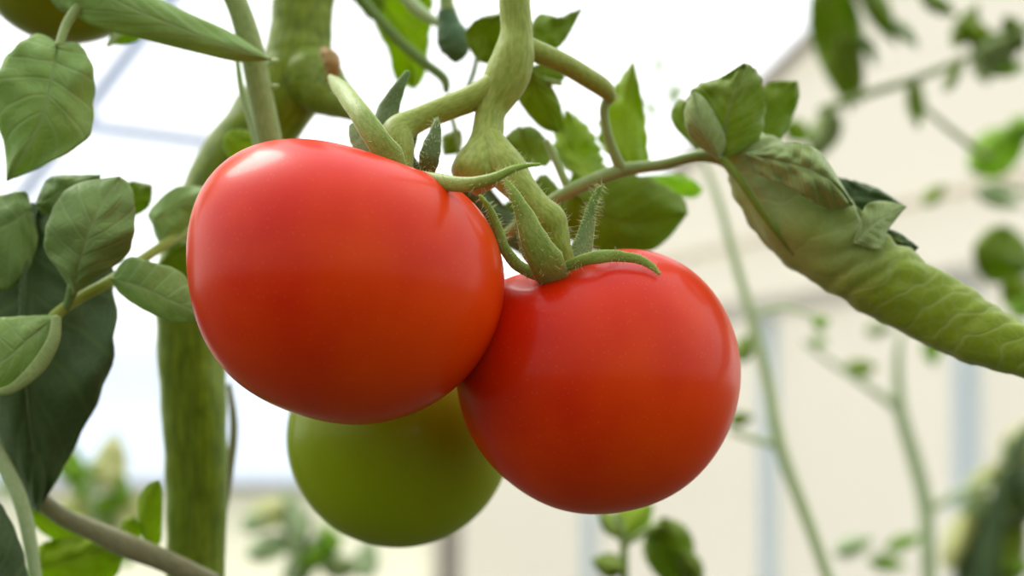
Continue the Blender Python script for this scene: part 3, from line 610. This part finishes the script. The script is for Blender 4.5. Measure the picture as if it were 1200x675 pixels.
def vine(name, label, cat, stalk, leaves, mat, d, seed, group=None):
    r = thing(name, label, cat, P(stalk[0][0][0], stalk[0][0][1], d), group)
    for s_ in stalk: tube('stalk', [(x, y, d, w_) for x, y, w_ in s_], mat, r, seg=12)
    for i, (m_, cx, cy, L, Wd, an) in enumerate(leaves): simple_leaf(r, M[m_], cx, cy, L, Wd, an, d - .004 * (i % 3), seed + i)
    return r
vine('hanging_vine', 'blurred vine hanging at the top right with one long drooping leaf', 'plant',
     [[(1230, 20, 4), (1160, 55, 4), (1080, 90, 4.5), (1010, 112, 5), (960, 130, 5)], [(1075, 90, 3), (1078, 120, 3), (1130, 165, 4), (1160, 185, 4)]],
     [('leaf_back', 982, 48, 170, 62, -80), ('leaf_back', 1030, 14, 90, 30, -62), ('leaf_under', 965, 160, 70, 36, -115), ('leaf_bright', 935, 155, 40, 28, -30), ('leaf_bright', 1073, 122, 60, 22, -85), ('leaf_back', 1100, 6, 50, 22, -30),
      ('leaf_bright', 1150, 45, 70, 30, -40), ('leaf_under', 1175, 55, 60, 40, 20), ('leaf_bright', 1118, 88, 45, 14, 60), ('leaf_back', 1132, 30, 60, 26, 60), ('leaf_under', 1150, 68, 60, 26, 100), ('leaf_back', 1190, 40, 50, 26, -60), ('leaf_lime', 1182, 80, 46, 20, 10), ('leaf_back', 996, 80, 90, 34, -75), ('leaf_pale', 1062, 40, 44, 16, -50), ('leaf_pale', 1020, 60, 40, 14, -70), ('leaf_back', 1160, 75, 50, 22, -100)], M['stem_grey'], .82, 100)
vine('background_vine', 'blurred lime green leaves at the right edge above the rolled leaf', 'plant',
     [[(1240, 240, 4), (1200, 225, 4), (1160, 215, 3)]],
     [('leaf_lime', 1172, 175, 90, 55, 35), ('leaf_bright', 1095, 228, 36, 18, 40), ('leaf_pale', 1170, 232, 60, 24, -20), ('leaf_lime', 1200, 150, 40, 30, 0)], M['stem_pale'], .95, 120)
vine('background_vine', 'blurred dark green leaf at the right edge beside the end of the rolled leaf', 'plant',
     [[(1250, 330, 4), (1210, 310, 4), (1180, 300, 3)]],
     [('leaf_back', 1178, 300, 80, 70, -15), ('leaf_bright', 1195, 345, 50, 40, -30), ('leaf_lime', 1200, 358, 40, 30, 30)], M['stem_grey'], .85, 130)
vine('slender_stem', 'tall pale green stem curving down to the bottom right of the red tomatoes', 'plant',
     [[(985, 720, 7), (950, 620, 7.5), (915, 525, 8), (900, 450, 7), (880, 370, 6.5), (860, 300, 5.5), (842, 235, 4.5), (822, 185, 3), (795, 130, 2.5), (775, 90, 2), (770, 65, 1.5)], [(912, 522, 5), (885, 515, 4), (855, 505, 3)], [(880, 370, 4), (920, 360, 3), (955, 372, 2)]],
     [('leaf_lime', 962, 378, 22, 16, 10), ('leaf_back', 872, 408, 36, 24, 70), ('leaf_back', 868, 491, 30, 18, 10), ('leaf_pale', 772, 74, 28, 10, 90), ('leaf_pale', 792, 108, 30, 14, 60), ('leaf_pale', 762, 126, 26, 12, 120)], stem_mat('soft_green_stalk', (178, 198, 138), (198, 214, 162), .3), .72, 140)
vine('slender_stem', 'fainter pale stem with small leaves standing further right', 'plant',
     [[(1090, 720, 9), (1085, 600, 9), (1072, 540, 9), (1055, 480, 8), (1052, 420, 5), (1056, 390, 3)], [(1056, 482, 6), (1020, 455, 4), (975, 425, 3), (940, 400, 2)], [(1085, 600, 5), (1120, 580, 5), (1160, 565, 4)]],
     [('leaf_bright', 1008, 432, 42, 22, 5), ('leaf_under', 1030, 386, 34, 16, 10), ('leaf_lime', 1092, 412, 36, 22, -80), ('leaf_lime', 960, 400, 20, 14, 0), ('leaf_pale', 1000, 640, 50, 24, 20), ('leaf_lime', 1060, 635, 50, 18, 20), ('leaf_lime', 1040, 660, 46, 20, -10)], M['stem_pale'], .98, 150)
vine('background_plant', 'dark blurred foliage with cream and pale leaves in the bottom right corner', 'plant',
     [[(1150, 760, 12), (1160, 640, 12), (1185, 540, 10), (1210, 500, 8)]],
     [('leaf_dark', 1160, 645, 150, 75, 72), ('leaf_back', 1172, 660, 130, 60, 60), ('leaf_dark', 1195, 560, 100, 60, 110), ('leaf_back', 1205, 575, 70, 60, 40), ('leaf_pale', 1175, 598, 110, 34, -8), ('leaf_cream', 1195, 520, 70, 40, 60), ('leaf_cream', 1130, 620, 110, 36, 65), ('leaf_lime', 1192, 665, 40, 34, 0), ('leaf_cream', 1155, 560, 60, 26, 40)], M['leaf_dark'], 1.15, 160)
vine('background_plant', 'green leafy tip showing just under the right red tomato', 'plant',
     [[(735, 760, 5), (732, 680, 5), (730, 630, 5), (722, 605, 4)], [(732, 640, 3), (755, 622, 3), (775, 615, 3)]],
     [('leaf_bright', 742, 610, 60, 44, 40), ('leaf_back', 715, 612, 40, 24, 130), ('leaf_back', 712, 662, 40, 30, 160), ('leaf_back', 785, 650, 90, 60, -80), ('leaf_back', 810, 668, 50, 30, -60)], M['stem_grey'], .56, 170)
vine('background_plant', 'hazy light green foliage low at left behind the thick stem', 'plant',
     [[(120, 760, 5), (110, 640, 5), (105, 560, 4)], [(330, 760, 4), (345, 650, 4), (360, 610, 3)]],
     [('leaf_lime', 105, 560, 60, 30, 60), ('leaf_lime', 130, 590, 60, 26, 20), ('leaf_cream', 95, 600, 60, 34, -20), ('leaf_lime', 140, 565, 50, 20, 100), ('leaf_cream', 160, 600, 60, 40, 50),
      ('leaf_lime', 20, 555, 60, 30, 70), ('leaf_under', 350, 625, 60, 26, 60), ('leaf_pale', 320, 640, 70, 30, 20), ('leaf_lime', 375, 650, 60, 28, 30), ('leaf_pale', 340, 600, 60, 30, 100), ('leaf_under', 400, 665, 50, 30, 0), ('leaf_pale', 300, 610, 40, 24, 40), ('leaf_lime', 80, 540, 60, 34, 110), ('leaf_cream', 130, 540, 70, 40, 80), ('leaf_under', 120, 620, 70, 30, 30), ('leaf_lime', 150, 635, 60, 30, 80), ('leaf_pale', 355, 660, 80, 34, 60), ('leaf_lime', 385, 630, 40, 24, 130), ('leaf_cream', 320, 600, 70, 34, 20), ('leaf_pale', 430, 655, 50, 30, 80)], M['stem_pale'], .95, 180)
